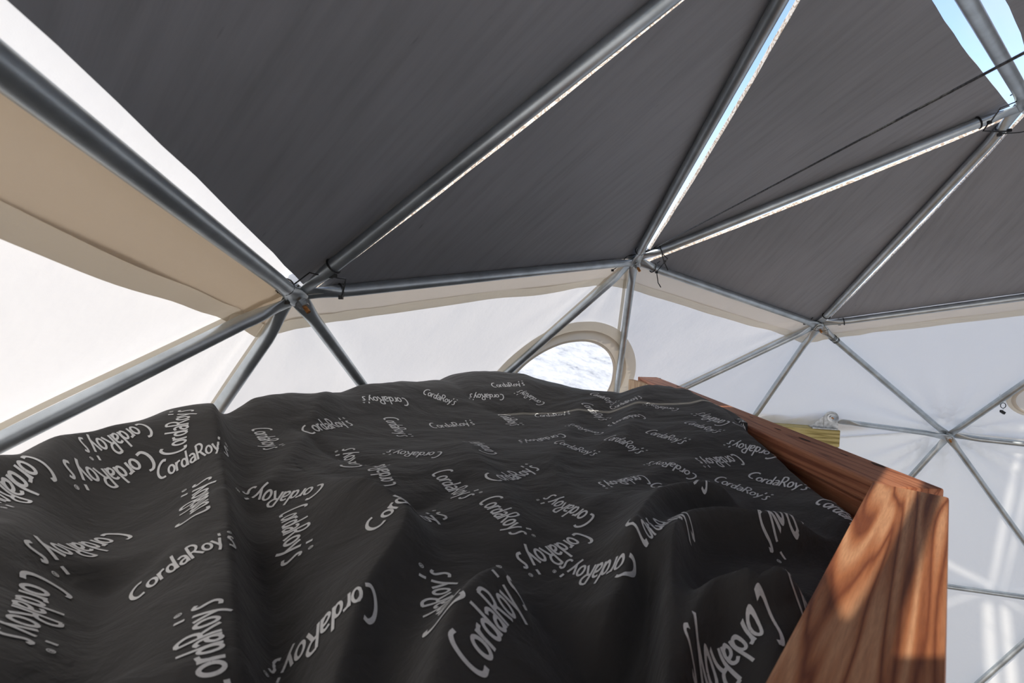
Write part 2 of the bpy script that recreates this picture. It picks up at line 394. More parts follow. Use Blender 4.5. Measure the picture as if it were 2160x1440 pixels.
# welded seams beside the struts
def seam(a, b, side, w_=.028):
    a, b = hub[a], hub.get(b, onsph(1594, 874, .985)); V, F = [], []; n = 30; t_ = nrm(b - a)
    for s in range(n + 1):
        p = a + (b - a) * (s / n); sv = np.cross(t_, rad(p)) * side
        for q in (0.004, w_): V.append(wall_point(p + sv * q, -.006))
    for s in range(n): F.append((2 * s, 2 * s + 2, 2 * s + 3, 2 * s + 1))
    return mesh('seam_strip', V, F, M['hem'], wall, True)
for a, b, s, w_ in (('A', 'Va', 1, .03), ('B', 'BR0', 1, .026), ('B', 'BR1', -1, .02), ('C', 'BR1', 1, .03), ('C', 'foot', 1, .03), ('A', 'ARl', 1, .02)): seam(a, b, s, w_)

# oval window in the canvas
wroot = tag(empty('window_1', wc), kind='structure')
def ring(name, k0, k1, out, m, parent, n=72, wav=0):
    V, F = [], []
    for i in range(n):
        g_ = 2 * PI * i / n
        for q in range(4):
            k = k0 + (k1 - k0) * q / 3
            V.append(wall_point(onplane(*ell(g_, k)), -(out + .004 * math.sin(PI * q / 3))))
    for i in range(n):
        for q in range(3): a, b = i * 4 + q, ((i + 1) % n) * 4 + q; F.append((a, b, b + 1, a + 1))
    return adopt(mesh(name, V, F, m, None, True), parent)
wn_in = wn if wn @ (CAM - wc) > 0 else -wn
ring('window_flange', 1.14, 1.36, .012, M['hem'], wroot)
ring('window_hem', 1.0, 1.2, .018, M['rim'], wroot)
ring('window_binding', .985, 1.03, .021, M['rim'], wroot)
V = [wall_point(onplane(*ell(2 * PI * i / 72, .999)), -.014) for i in range(72)] + [wall_point(wc, -.014)]
adopt(mesh('pane', V, [(i, (i + 1) % 72, 72) for i in range(72)], M['pane']), wroot)
# round window further right, its flap closed
pa2 = offs(hub['E'], WOFF); wn2 = nrm(np.cross(hub['Mr'] - hub['E'], hub['Er'] - hub['E']))
wn2 = wn2 if wn2 @ (CAM - pa2) > 0 else -wn2
w2 = onplane(2203, 840, pa2, wn2); r2 = np.linalg.norm(onplane(2121, 838, pa2, wn2) - w2)
ax2 = nrm(np.cross(wn2, [0, 0, 1])); ay2 = np.cross(wn2, ax2)
w2root = tag(empty('window_2', w2), kind='structure')
def ring2(name, k0, k1, out, m, bulge=.006):
    V, F = [], []
    for i in range(72):
        g_ = 2 * PI * i / 72
        for q in range(4):
            k = (k0 + (k1 - k0) * q / 3) * r2; V.append(w2 + (ax2 * math.cos(g_) + ay2 * math.sin(g_)) * k + wn2 * (out + bulge * math.sin(PI * q / 3)))
    for i in range(72):
        for q in range(3): a, b = i * 4 + q, ((i + 1) % 72) * 4 + q; F.append((a, b, b + 1, a + 1))
    return adopt(mesh(name, V, F, m, None, True), w2root)
ring2('window_flange', .84, 1.0, .010, M['hem']); ring2('window_hem', .74, .86, .016, M['rim'])
V = [w2 + (ax2 * math.cos(2 * PI * i / 72) + ay2 * math.sin(2 * PI * i / 72)) * r2 * .76 + wn2 * .008 for i in range(72)]
adopt(mesh('window_flap', V, [tuple(range(72))], M['canvas']), w2root)

# ------------------------------------------------------------------ roof: clear film and painted plywood panels
V, F = [], []
for t in CAP:
    o = len(V)
    for i in t: V.append(offs(DP[i], .052))
    F.append((o, o + 1, o + 2))
ceil = tag(mesh('ceiling', V, F, M['film']), kind='structure')
INSET = {('A', 'Ml', 'F'): .022, ('A', 'F', 'B'): .042, ('A', 'F', 'Ml'): -.016, ('B', 'F', 'D'): .052, ('B', 'F', 'A'): -.014, ('B', 'D', 'C'): .054, ('B', 'D', 'F'): -.014,
         ('D', 'F', 'B'): .028, ('D', 'F', 'T'): .030, ('C', 'D', 'Mr'): .036, ('C', 'D', 'B'): -.012, ('A', 'B', 'F'): -.004, ('B', 'C', 'D'): .000, ('C', 'Mr', 'D'): .006,
         ('F', 'Ml', 'A'): .052, ('F', 'Ml', 'Pl'): .052}
for t in CAP:
    P = [DP[i] for i in t]; n_ = nrm(np.cross(P[1] - P[0], P[2] - P[0]))
    if n_ @ rad(P[0]) < 0: P = P[::-1]; t = t[::-1]; n_ = -n_
    cen = sum(P) / 3; upv = np.array([0, 0, 1.]) - n_ * n_[2]
    ly = nrm(upv) if np.linalg.norm(upv) > .05 else nrm(P[0] - cen)
    nms = {NM.get(i) for i in t}
    if nms in ({'A', 'B', 'F'}, {'A', 'F', 'Ml'}): ly = nrm(np.cross(n_, nrm(hub['B'] - hub['A'] + np.array([-.25, .35, 0]))))   # sheets laid with the grain steep
    lx = np.cross(ly, n_)
    L = [np.array([(p - cen) @ lx, (p - cen) @ ly]) for p in P]
    lines = []
    for k in range(3):
        a, b, o_ = t[k], t[(k + 1) % 3], t[(k + 2) % 3]; ins = .012
        for (x, y, z), val in INSET.items():
            if {NM.get(a), NM.get(b)} == {x, y} and NM.get(o_) == z: ins = val
        pa_, pb_ = L[k], L[(k + 1) % 3]; d = (pb_ - pa_) / np.linalg.norm(pb_ - pa_); nn = np.array([-d[1], d[0]])
        if nn @ (L[(k + 2) % 3] - pa_) < 0: nn = -nn
        lines.append((pa_ + nn * ins, d, nn))
    def isect(l1, l2):
        A_ = np.array([l1[1], -l2[1]]).T; s = np.linalg.solve(A_, l2[0] - l1[0]); return l1[0] + l1[1] * s[0]
    cor = [isect(lines[(k + 2) % 3], lines[k]) for k in range(3)]
    poly = []
    for k in range(3):
        a, b = cor[k], cor[(k + 1) % 3]; n = 16
        for s in range(n):
            f_ = s / n; edge = a + (b - a) * f_
            bow = .010 * math.sin(PI * f_) if len(lines) and np.linalg.norm(b - a) > .5 else 0
            j = random.uniform(-.0012, .0012) if s else 0
            poly.append(edge - lines[k][2] * 0 + lines[k][2] * (j + bow * (1 if np.linalg.norm(lines[k][0] - L[k]) > .018 else 0)))
    N = len(poly); Vv = [(q[0], q[1], .016) for q in poly] + [(q[0], q[1], .027) for q in poly]
    Ff = [tuple(range(N))[::-1], tuple(range(N, 2 * N))] + [(k, (k + 1) % N, N + (k + 1) % N, N + k) for k in range(N)]
    o = mesh('panel', Vv, Ff, [M['panel'], M['plyedge']], ceil, midx=[0, 0] + [1] * N)
    o.matrix_world = Matrix(((lx[0], ly[0], n_[0], cen[0]), (lx[1], ly[1], n_[1], cen[1]), (lx[2], ly[2], n_[2], cen[2]), (0, 0, 0, 1)))
    tag(o, 'dark grey painted plywood triangle')

# ------------------------------------------------------------------ steel frame
frame = tag(empty('dome_frame', (0, 0, 0)), 'galvanized steel pipe frame of triangles holding up the dome', 'frame')
PR = .0142
def strut(a, b, ka, kb, cut_a=False, cut_b=False):
    a, b = np.asarray(a, float), np.asarray(b, float); ln = np.linalg.norm(b - a); t_ = (b - a) / ln
    V, F = [], []; seg = 20
    s_list = [-.020, -.016, -.008, .0, .02, .035, .045, .055, .065, .075, .085, .1, .12]
    st = s_list + [ln / 2] + [ln - s for s in s_list[::-1]]
    for s in st:
        e, k = (s, ka) if s < ln / 2 else (ln - s, kb)
        hubp = a if s < ln / 2 else b
        n_ = nrm(rad(hubp) - t_ * (rad(hubp) @ t_)); w_ = np.cross(t_, n_)
        f_ = min(1, max(0, (e - .022) / .075)); f_ = f_ * f_ * (3 - 2 * f_)
        hw = .0185 + (PR - .0185) * f_; ht = .0024 + (PR - .0024) * f_
        if e < 0: hw *= math.sqrt(max(.02, 1 - (e / .0202) ** 2))
        off = k * (1 - min(1, max(0, e / .12)))
        p = a + t_ * s + n_ * off
        for q in range(seg):
            th = 2 * PI * q / seg; V.append(p + w_ * hw * math.cos(th) + n_ * ht * math.sin(th))
    n = len(st)
    for i in range(n - 1):
        for q in range(seg): F.append((i * seg + q, i * seg + (q + 1) % seg, (i + 1) * seg + (q + 1) % seg, (i + 1) * seg + q))
    F += [tuple(range(seg))[::-1], tuple((n - 1) * seg + q for q in range(seg))]
    return mesh('strut', V, F, M['steel'], frame, True)
edges = set()
for t in KEEP:
    for x in range(3): edges.add(tuple(sorted((t[x], t[(x + 1) % 3]))))
count = {}
for i, j in sorted(edges):
    if NAME['Vc'] in (i, j): continue
    ka, kb = count.get(i, 0), count.get(j, 0); count[i] = ka + 1; count[j] = kb + 1
    strut(DP[i], DP[j], .012 - .005 * ka, .012 - .005 * kb)
bracket_p = onsph(1776, 889, .957); hp = onsph(1773, 908, .955); foot_p = onsph(1594, 874, .975); foot_p = hub['C'] + (foot_p - hub['C']) * ((hub['C'][2] - hp[2] - .012) / (hub['C'][2] - foot_p[2]))
strut(hub['E'], bracket_p, -.016, 0); strut(hub['C'], foot_p, -.016, 0)
def hexprism(c, ax, r, h, n=6):
    ax = nrm(ax); a = nrm(np.cross(ax, [.3, .2, 1])); b = np.cross(ax, a)
    V = [c + ax * z + (a * math.cos(2 * PI * k / n) + b * math.sin(2 * PI * k / n)) * r for z in (0, h) for k in range(n)]
    return V, [tuple(range(n))[::-1], tuple(range(n, 2 * n))] + [(k, (k + 1) % n, n + (k + 1) % n, n + k) for k in range(n)]
for i in count:
    p = DP[i]
    if p[2] < .9: continue
    n_ = -rad(p); q = p + n_ * .021
    V, F = merge([tube([q + n_ * z for z in (-.03, .026)], .0040, 10)] + [tube([q + n_ * (z - .0006), q + n_ * (z + .0006)], 0.0046, 10) for z in np.arange(.013, .026, .002)])
    bo = mesh('bolt', V, F, M['copper'], frame)
    mesh('washer', *hexprism(q - n_ * .001, n_, .0145, .003, 20), M['zinc'], bo)
    mesh('nut', *hexprism(q + n_ * .002, n_, .0105, .0095), M['zinc'], bo)

# ------------------------------------------------------------------ header beam with bracket, where the pipes end
hl = foot_p.copy(); hl[2] = hp[2]
hx = nrm(hl - hp); hz = np.array([0, 0, 1.]); hy = np.cross(hz, hx); hy = hy if hy @ (hp - CAM) > 0 else -hy
def lumber(name, c, lx, ly, lz, sx, sy, sz, m, bev=.003, parent=None):
    bm = bmesh.new(); bmesh.ops.create_cube(bm, size=1); bmesh.ops.scale(bm, vec=(sx, sy, sz), verts=bm.verts)
    bmesh.ops.bevel(bm, geom=bm.edges[:], offset=bev, segments=2, affect='EDGES', profile=.6)
    o = bmobj(name, bm, m); lx, ly, lz, c = (np.asarray(q, float) for q in (lx, ly, lz, c))
    mw = Matrix(((lx[0], ly[0], lz[0], c[0]), (lx[1], ly[1], lz[1], c[1]), (lx[2], ly[2], lz[2], c[2]), (0, 0, 0, 1)))
    o.matrix_world = mw
    if parent:
        o.parent = parent; o.matrix_parent_inverse = Matrix.Translation(-Vector(parent.location))
    return o
hlen = float(np.linalg.norm(hl - hp)) + .12
hd = tag(empty('header_beam', hp + hx * hlen / 2 + hy * .05 + np.array([0, 0, -.2])), 'yellowish treated lumber header behind the long bed rail, bracket on its end', 'beam')
lumber('beam_top', hp + hx * hlen / 2 + hy * .05 + hz * -.045, hx, hy, hz, hlen, .10, .09, M['treated'], .004, hd)
lumber('beam_bottom', hp + hx * (hlen / 2 + .003) + hy * .05 + hz * -.137, hx, hy, hz, hlen, .10, .09, M['treated'], .004, hd)
for f_ in (.12, .88): lumber('jamb_post', hp + hx * hlen * f_ + hy * .05 + hz * (-.182 - (hp[2] - .182 + .5) / 2), hz, hx, hy, hp[2] - .182 + .5, .089, .089, M['treated'], .004, hd)
# angle bracket
bp = hp + hx * .038 + hy * .034 + hz * .001
br = tag(empty('angle_bracket', bp), 'grey galvanized steel bracket bolted to the pipe end on the yellowish header', 'bracket')
bw, bh = .036, .095
prof = [(-bw, 0), (bw, 0), (bw, bh - .03)] + [(bw * math.cos(g_), bh - .03 + .03 * math.sin(g_)) for g_ in np.linspace(.2, PI - .2, 9)] + [(-bw, bh - .03)]
N = len(prof)
V = [bp - hx * .028 + hy * x * .0 + (hx * x * .95 - hy * .012) * 1 + hz * z + hy * t_ for t_ in (0, .005) for x, z in prof]
V = [v + hx * .028 for v in V]
F = [tuple(range(N)), tuple(range(N, 2 * N))[::-1]] + [(k, (k + 1) % N, N + (k + 1) % N, N + k) for k in range(N)]
adopt(mesh('upright_plate', V, F, M['galv']), br)
adopt(mesh('base_plate', *boxv(bp + hz * .003 + hx * .035, hx, hy, hz, .06, .035, .003), M['galv']), br)
g0 = bp + hx * .034
V = [g0 + hz * .005 + hy * y for y in (-.008, -.003)] + [g0 + hx * .065 + hz * .005 + hy * y for y in (-.008, -.003)] + [g0 + hz * .068 + hy * y for y in (-.008, -.003)]
adopt(mesh('gusset', V, [(0, 2, 4), (1, 5, 3), (0, 1, 3, 2), (2, 3, 5, 4), (4, 5, 1, 0)], M['galv']), br)
n_ = -hy; q = bp + hz * .062 - hy * .012
b_ = adopt(mesh('bolt', *tube([q, q + n_ * .022], .0042, 10), M['copper']), br)
adopt(mesh('washer', *hexprism(q, n_, .021, .003, 20), M['zinc']), br); adopt(mesh('nut', *hexprism(q + n_ * .003, n_, .012, .009), M['zinc']), br)
# slack fold of canvas over the header
V, F = [], []; nx, ny = 60, 14
for i in range(nx + 1):
    s = i / nx; u = 1596 + 230 * s
    for j in range(ny + 1):
        t_ = j / ny; prof_ = math.sin(PI * s) ** .6
        v = (872 + 22 * s) + (8 + 28 * (1 - s)) * t_ - prof_ * 16 * math.exp(-((s - .62) / .2) ** 2) * (1 - t_) - 4 * (1 - t_)
        p = onsph(u, v, 1.000 - .010 * math.sin(PI * t_) * prof_ + .003 * math.sin(s * 23 + t_ * 9) * (1 - t_ * .5)); V.append(p)
for i in range(nx):
    for j in range(ny): a = i * (ny + 1) + j; F.append((a, a + 1, a + ny + 2, a + ny + 1))
adopt(mesh('fabric_fold', V, F, M['canvas'], None, True), wall)

# ------------------------------------------------------------------ bed frame
ZT = CAM[2] - .236                        # top of the rails
bed = tag(empty('loft_bed', (-.9, .9, 0)), 'brown wooden loft bed frame with flat rails around the duvet', 'bed')
def plank(name, p_in0, p_in1, width, z1, th, m, side, ext0=0, ext1=0, inset=0, poly=None):
    """a flat board whose inner top edge runs p_in0 -> p_in1; side = unit vector to the outer side"""
    a, b = np.array([*p_in0, 0.]), np.array([*p_in1, 0.]); d = nrm(b - a); a = a - d * ext0; b = b + d * ext1
    s = np.array([*side, 0.]); s = nrm(s - d * (s @ d)); a = a + s * inset; b = b + s * inset
    c = (a + b) / 2 + s * width / 2; c[2] = z1 - th / 2
    return lumber(name, c, d, np.cross([0, 0, 1], d), np.array([0, 0, 1.]), np.linalg.norm(b - a), width, th, m, .004, bed)
L_in_far, L_in_near = (-.244, 1.942), (-.623, .600)
N_in_far, N_in_near = (-.626, .596), (-1.128, .289)
LS, NS = (.96, -.27), (.52, -.85)
plank('top_rail', L_in_far, L_in_near, .089, ZT, .038, M['rail_long'], LS, 0, .030)
plank('lower_rail', L_in_far, L_in_near, .038, ZT - .050, .14, M['rail_long'], LS, -.02, .0, .020)
plank('top_rail', N_in_far, N_in_near, .089, ZT + .001, .038, M['rail'], NS, -.004, .55)
plank('lower_rail', N_in_far, N_in_near, .038, ZT - .045, .14, M['rail'], NS, -.02, .55, .028)
# deck under the mattress
deck = [(-.26, 1.93), (-.60, .58), (-1.60, -.03), (-1.92, -.12)] + [(1.93 * math.cos(a), 1.93 * math.sin(a)) for a in np.linspace(math.radians(172), math.radians(103), 14)]
N = len(deck); V = [(x, y, z) for z in (ZT - .21, ZT - .19) for x, y in deck]
adopt(mesh('deck_board', V, [tuple(range(N))[::-1], tuple(range(N, 2 * N))] + [(k, (k + 1) % N, N + (k + 1) % N, N + k) for k in range(N)], M['deck']), bed)
# end post and block under the far end of the long rail
dl = nrm(np.array([L_in_near[0] - L_in_far[0], L_in_near[1] - L_in_far[1], 0])); sl = np.array([.96, -.27, 0.])
pf = np.array([*L_in_far, 0.])
lumber('end_post', pf - sl * .012 + dl * .085 + np.array([0, 0, ZT - .012 - .12]), [0, 0, 1], -dl, sl, .24, .16, .022, M['pine'], .002, bed)
lumber('end_block', pf - sl * .036 + dl * .125 + np.array([0, 0, ZT - .040 - .06]), [0, 0, 1], -dl, sl, .12, .05, .022, M['treated'], .002, bed)
def knot(p, d, lx_, ly_):
    a, b = d, np.cross([0, 0, 1], d); V = [p + a * lx_ * math.cos(g_) * random.uniform(.8, 1.2) + b * ly_ * math.sin(g_) * random.uniform(.7, 1.2) for g_ in np.linspace(0, 2 * PI, 14)[:-1]]
    adopt(mesh('knot', [v + np.array([0, 0, .0006]) for v in V], [tuple(range(13))], M['knot']), bed)
for u, v, a_, b_ in ((1697, 927, .022, .004), (1781, 959, .012, .002), (1853, 981, .016, .005), (1392, 798, .010, .006), (1430, 815, .010, .005), (1585, 880, .012, .002), (1640, 905, .014, .003)): knot(onz(u, v, ZT), dl, a_, b_)
for x, y in ((-.235, 1.80), (-.53, .68), (-1.45, .06), (-1.70, .60)):
    lumber('leg', np.array([x, y, (ZT - .21 - .5) / 2]), [0, 0, 1], sl, -dl, ZT - .21 + .5, .089, .089, M['pine'], .004, bed)

# ------------------------------------------------------------------ duvet
SIL = [(-60, 985, 2.300), (0, 965, 2.302), (120, 921, 2.304), (240, 893, 2.304), (340, 868, 2.305), (440, 854, 2.303), (530, 838, 2.304), (620, 829, 2.302), (690, 826, 2.298), (760, 812, 2.300), (850, 803, 2.297), (960, 788, 2.297),
       (1010, 786, 2.294), (1050, 787, 2.290), (1110, 797, 2.278), (1160, 807, 2.270), (1200, 815, 2.262), (1235, 825, 2.250), (1290, 826, 2.255), (1330, 827, 2.250), (1385, 813, 2.268), (1430, 819, 2.270)]
INN = [(300, 1000, 2.240), (100, 1100, 2.238), (20, 1040, 2.264), (180, 950, 2.280), (700, 1000, 2.225), (500, 900, 2.266), (650, 880, 2.268), (800, 870, 2.252), (900, 850, 2.255), (1000, 850, 2.245), (1150, 860, 2.235), (1080, 950, 2.222), (1080, 1100, 2.212), (700, 1250, 2.205), (1080, 1350, 2.20), (300, 1350, 2.205),
       (1400, 950, 2.222), (1300, 870, 2.235), (1250, 1000, 2.21), (1600, 990, 2.205), (1500, 1200, 2.185), (1400, 870, 2.250), (700, 1440, 2.20), (100, 1440, 2.205), (1400, 1440, 2.18), (1500, 930, 2.235), (1690, 1060, 2.195), (1560, 1060, 2.20)]
def inn(y, off=0):
    a, b = np.array([-.244, 1.942]), np.array([-.623, .600]); return a + (b - a) * (y - a[1]) / (b[1] - a[1]) + np.array([-.962, .272]) * off
def inn2(s, off=0):
    a, b = np.array([-.626, .596]), np.array([-1.128, .289]); return a + (b - a) * s + np.array([-.522, .853]) * off
# crest of the cover along the rails, and its borders: (x, y, z)
EDGE = [(*inn(1.45, .01), 2.272), (*inn(1.28, .01), 2.270), (*inn(1.16, .01), 2.268), (*inn(1.03, .012), 2.258), (*inn(.93, .03), 2.247), (*inn(.81, .03), 2.223), (*inn(.73, .03), 2.205), (*inn(.66, .035), 2.197), (-.68, .60, 2.197),
        (*inn2(.2, .04), 2.185), (*inn2(.5, .04), 2.18), (*inn2(.8, .04), 2.18), (*inn2(1.1, .04), 2.185), (*inn2(1.5, .05), 2.19)]
BACK = []
for u, v, z in SIL:
    p = onz(u, v, z); d = (p - CAM)[:2]; d = d / np.linalg.norm(d); BACK.append((p[0] + d[0] * .09, p[1] + d[1] * .09, z - .035))
C_ = np.array([onz(*p) for p in SIL + INN] + [np.array(q) for q in EDGE + BACK])
# folds: image-space guides laid on the bed plane (points, height, width to the left, width to the right)
FOLD = [([(430, 905), (462, 1000), (480, 1100), (488, 1200), (500, 1320), (525, 1480)], .048, .075, .020),
        ([(330, 870), (230, 960), (130, 1040), (40, 1160), (-90, 1300)], .026, .05, .04),
        ([(230, 1150), (190, 1280), (140, 1460)], -.035, .05, .04),
        ([(660, 1010), (850, 1105), (770, 1240), (705, 1380), (660, 1480)], .048, .060, .026),
        ([(1090, 1195), (1010, 1240), (940, 1340), (890, 1470)], .042, .024, .04),
        ([(560, 1100), (580, 1250), (560, 1470)], -.026, .03, .035),
        ([(1240, 1265), (1310, 1205), (1345, 1120), (1400, 1055), (1490, 1035), (1590, 1055)], .050, .020, .045),
        ([(1240, 1265), (1330, 1180), (1345, 1120)], .014, .05, .02),
        ([(1370, 1150), (1372, 1230), (1350, 1330), (1330, 1470)], -.050, .032, .016),
        ([(1790, 1080), (1640, 1092), (1510, 1098), (1440, 1125), (1412, 1200), (1400, 1330), (1388, 1470)], .062, .040, .016),
        ([(1690, 1180), (1600, 1205), (1530, 1222)], -.060, .026, .026),
        ([(1720, 1225), (1600, 1250), (1510, 1240), (1455, 1285), (1440, 1380), (1435, 1480)], .062, .034, .014),
        ([(1560, 1330), (1590, 1400), (1600, 1480)], -.025, .02, .02),
        ([(760, 815), (700, 880), (640, 950), (585, 1005), (540, 1040)], .016, .03, .03),
        ([(620, 930), (700, 960), (830, 985)], -.012, .02, .02),
        ([(1235, 850), (1190, 930), (1170, 990), (1260, 1060)], .010, .05, .03),
        ([(1400, 815), (1480, 880), (1560, 935), (1700, 1010), (1770, 1060)], .012, .025, .05),
        ([(1370, 845), (1330, 900), (1300, 960)], .014, .04, .04),
        ([(1330, 830), (1290, 870), (1260, 930)], -.010, .03, .03),
        ([(1060, 800), (1110, 850), (1090, 900)], .008, .04, .04),
        ([(900, 830), (1020, 870), (1150, 880)], -.010, .03, .03),
        ([(960, 930), (1010, 985), (1080, 1060), (1100, 1150)], .014, .05, .03),
        ([(1000, 1000), (900, 1050), (820, 1060)], -.010, .03, .03),
        ([(1200, 1080), (1330, 1010), (1470, 960)], .012, .04, .03),
        ([(330, 1200), (420, 1100), (470, 1060)], .008, .02, .02)]
FW = [(np.array(catmull([onz(u, v, 2.22)[:2] for u, v in L], 8)), h, wl, wr) for L, h, wl, wr in FOLD]
def folds(P):
    Z = np.zeros(len(P))
    for L, h, wl, wr in FW:
        best = np.full(len(P), 1e9); sg = np.zeros(len(P)); tt = np.zeros(len(P)); m = len(L) - 1
        for i in range(m):
            a, b = L[i], L[i + 1]; d = b - a; l2 = d @ d
            t_ = np.clip(((P - a) @ d) / l2, 0, 1); q = P - (a + t_[:, None] * d); dist = np.linalg.norm(q, axis=1)
            cr_ = d[0] * (P[:, 1] - a[1]) - d[1] * (P[:, 0] - a[0])
            k = dist < best; best[k] = dist[k]; sg[k] = cr_[k]; tt[k] = (i + t_[k]) / m
        wd = np.where(sg > 0, wr, wl)
        fade = np.clip(np.minimum(tt / .15, (1 - tt) / .15), 0, 1); fade = .15 + .85 * fade * fade * (3 - 2 * fade)
        Z += h * np.exp(-np.abs(best / wd) ** 1.6) * fade
    return Z
C_[:, 2] -= folds(C_[:, :2])
def tps(r): return np.where(r > 1e-9, r * r * np.log(np.maximum(r, 1e-9)), 0)
n = len(C_); A_ = np.zeros((n + 3, n + 3)); D_ = np.linalg.norm(C_[:, None, :2] - C_[None, :, :2], axis=2)
A_[:n, :n] = tps(D_) + np.eye(n) * 2e-4; A_[:n, n] = 1; A_[:n, n + 1:] = C_[:, :2]; A_[n, :n] = 1; A_[n + 1:, :n] = C_[:, :2].T
W_ = np.linalg.solve(A_, np.concatenate([C_[:, 2], [0, 0, 0]]))
def base(P):
    D = np.linalg.norm(P[:, None, :] - C_[None, :, :2], axis=2)
    return tps(D) @ W_[:n] + W_[n] + P @ W_[n + 1:]
RB = [inn(y, o_) for y, o_ in ((1.60, -.03), (1.45, -.035), (1.28, -.035), (1.14, -.03), (1.05, -.015), (.97, .002), (.90, .008), (.80, .008), (.70, .008), (.64, .010))] + [np.array([-.648, .592])] + [inn2(q, .010) for q in (.15, .4, .8, 1.2, 1.6)]
LB = [np.array(q) for q in ((-.36, 1.635), (-.45, 1.60), (-.58, 1.57), (-.68, 1.62), (-.75, 1.70), (-.81, 1.80))] + [np.array([2.035 * math.cos(a), 2.035 * math.sin(a)]) for a in np.linspace(math.radians(116), math.radians(183), 12)]
def resample(P, n):
    P = np.array(P); d = np.concatenate([[0], np.cumsum(np.linalg.norm(np.diff(P, axis=0), axis=1))]); s = np.linspace(0, d[-1], n)
    return np.stack([np.interp(s, d, P[:, k]) for k in (0, 1)], 1)
NT, NSS = 420, 330
rb, lb = resample(catmull(RB, 8), NT), resample(catmull(LB, 8), NT)
# spread rows so that both borders keep pace
sv = np.linspace(0, 1, NSS)
GP = (rb[:, None, :] * (1 - sv)[None, :, None] + lb[:, None, :] * sv[None, :, None]).reshape(-1, 2)
GZ = np.concatenate([base(GP[i:i + 8000]) + folds(GP[i:i + 8000]) for i in range(0, len(GP), 8000)])
GZ += np.array([.0035 * noise.noise(Vector((p[0] * 9, p[1] * 14, 1.7))) + .0016 * noise.noise(Vector((p[0] * 26, p[1] * 34, 5))) for p in GP])
# rounded borders
SS = np.tile(sv, NT); TT = np.repeat(np.linspace(0, 1, NT), NSS)
wid = np.linalg.norm(rb - lb, axis=1); WID = np.repeat(wid, NSS)
er = np.minimum(SS * WID, (1 - SS) * WID); e2 = np.minimum(er, 1)
drop = np.where(er < .03, .03 - np.sqrt(np.maximum(0, .03 ** 2 - (.03 - er) ** 2)), 0)
GZ = GZ - drop * 1.2
GZ = np.maximum(GZ, ZT - .185)
# never dip into the rail where the cover lies on it
onrail = (GP[:, 0] > L_in_far[0] + (GP[:, 1] - L_in_far[1]) * (L_in_near[0] - L_in_far[0]) / (L_in_near[1] - L_in_far[1]) - .010) & (GP[:, 1] > .98)
GZ = np.where(onrail, np.maximum(GZ, ZT + .006), GZ)
V = [(p[0], p[1], z) for p, z in zip(GP, GZ)]
F = [(i * NSS + j, i * NSS + j + 1, (i + 1) * NSS + j + 1, (i + 1) * NSS + j) for i in range(NT - 1) for j in range(NSS - 1)]
DBV = BVHTree.FromPolygons(V, F)
# skirt down to the deck, underside
bord = [j for j in range(NSS)] + [i * NSS + NSS - 1 for i in range(1, NT)] + [(NT - 1) * NSS + j for j in range(NSS - 2, -1, -1)] + [i * NSS for i in range(NT - 2, 0, -1)]
o = len(V)
for k in bord:
    x, y, z = V[k]; low = ZT + .0015 if onrail[k] else ZT - .1885
    V.append((x, y, min(low, z - .004)))
nb = len(bord)
F += [(bord[k], o + k, o + (k + 1) % nb, bord[(k + 1) % nb]) for k in range(nb)]
duv = mesh('duvet', V, F, M['duvet'], smooth=True)
tag(duv, 'rumpled charcoal duvet printed all over with white brand lettering, spread on the loft bed', 'duvet')
def dsurf(x, y, lift):
    h = DBV.ray_cast(Vector((x, y, 4)), Vector((0, 0, -1)))
    return None if h[0] is None else np.array(h[0]) + np.array(h[1]) * (lift if h[1].z > 0 else -lift)

# lettering: stroke drawn glyphs (cap height 1)
def oval(cx, cy, rx, ry, a0=0, a1=360, n=18): return [(cx + rx * math.cos(math.radians(a0 + (a1 - a0) * k / n)), cy + ry * math.sin(math.radians(a0 + (a1 - a0) * k / n))) for k in range(n + 1)]
GL = {'C': (.58, [catmull([(.56, 1.00), (.38, 1.03), (.17, .84), (.06, .52), (.08, .20), (.22, .01), (.44, .02)], 5)]),
      'o': (.44, [oval(.21, .30, .165, .27)]),
      'r': (.31, [[(.06, 0), (.06, .3), (.06, .6)], catmull([(.06, .36), (.13, .54), (.29, .59)], 4)]),
      'd': (.46, [oval(.19, .29, .145, .26), [(.37, 0), (.37, .5), (.37, 1.0)]]),
      'a': (.44, [catmull([(.06, .53), (.20, .60), (.33, .52), (.36, .3), (.36, 0)], 4), catmull([(.36, .36), (.17, .32), (.06, .16), (.15, .02), (.28, .07), (.36, .22)], 4)]),
      'R': (.54, [[(.07, 0), (.07, .5), (.07, 1.0)], catmull([(.07, .98), (.30, .97), (.42, .75), (.30, .50), (.07, .47)], 5), [(.24, .47), (.37, .23), (.50, 0)]]),
      'y': (.44, [[(.03, .6), (.12, .32), (.22, .03)], catmull([(.41, .6), (.30, .28), (.20, -.06), (.08, -.30)], 4)]),
      "'": (.16, [[(.10, 1.02), (.07, .90), (.05, .78)]]),
      's': (.34, [catmull([(.36, .50), (.24, .57), (.15, .44), (.21, .24), (.24, .06), (.14, -.08), (-.03, -.06)], 4)])}
REG = [oval(0, 0, .085, .085, n=14), [(-.03, -.045), (-.03, .05)], [(-.03, .045), (.035, .03), (-.03, .0)], [(-.005, 0), (.035, -.045)]]
STR = []
xx = 0
for ch in "CordaRoy's":
    adv, ss = GL[ch]
    for s in ss: STR.append(([(p[0] + xx, p[1]) for p in s], .135 if ch == 'C' else .118))
    xx += adv
for s in REG: STR.append(([(p[0] + xx + .03, p[1] + .92) for p in s], .026))
WLEN = xx
RIB = []
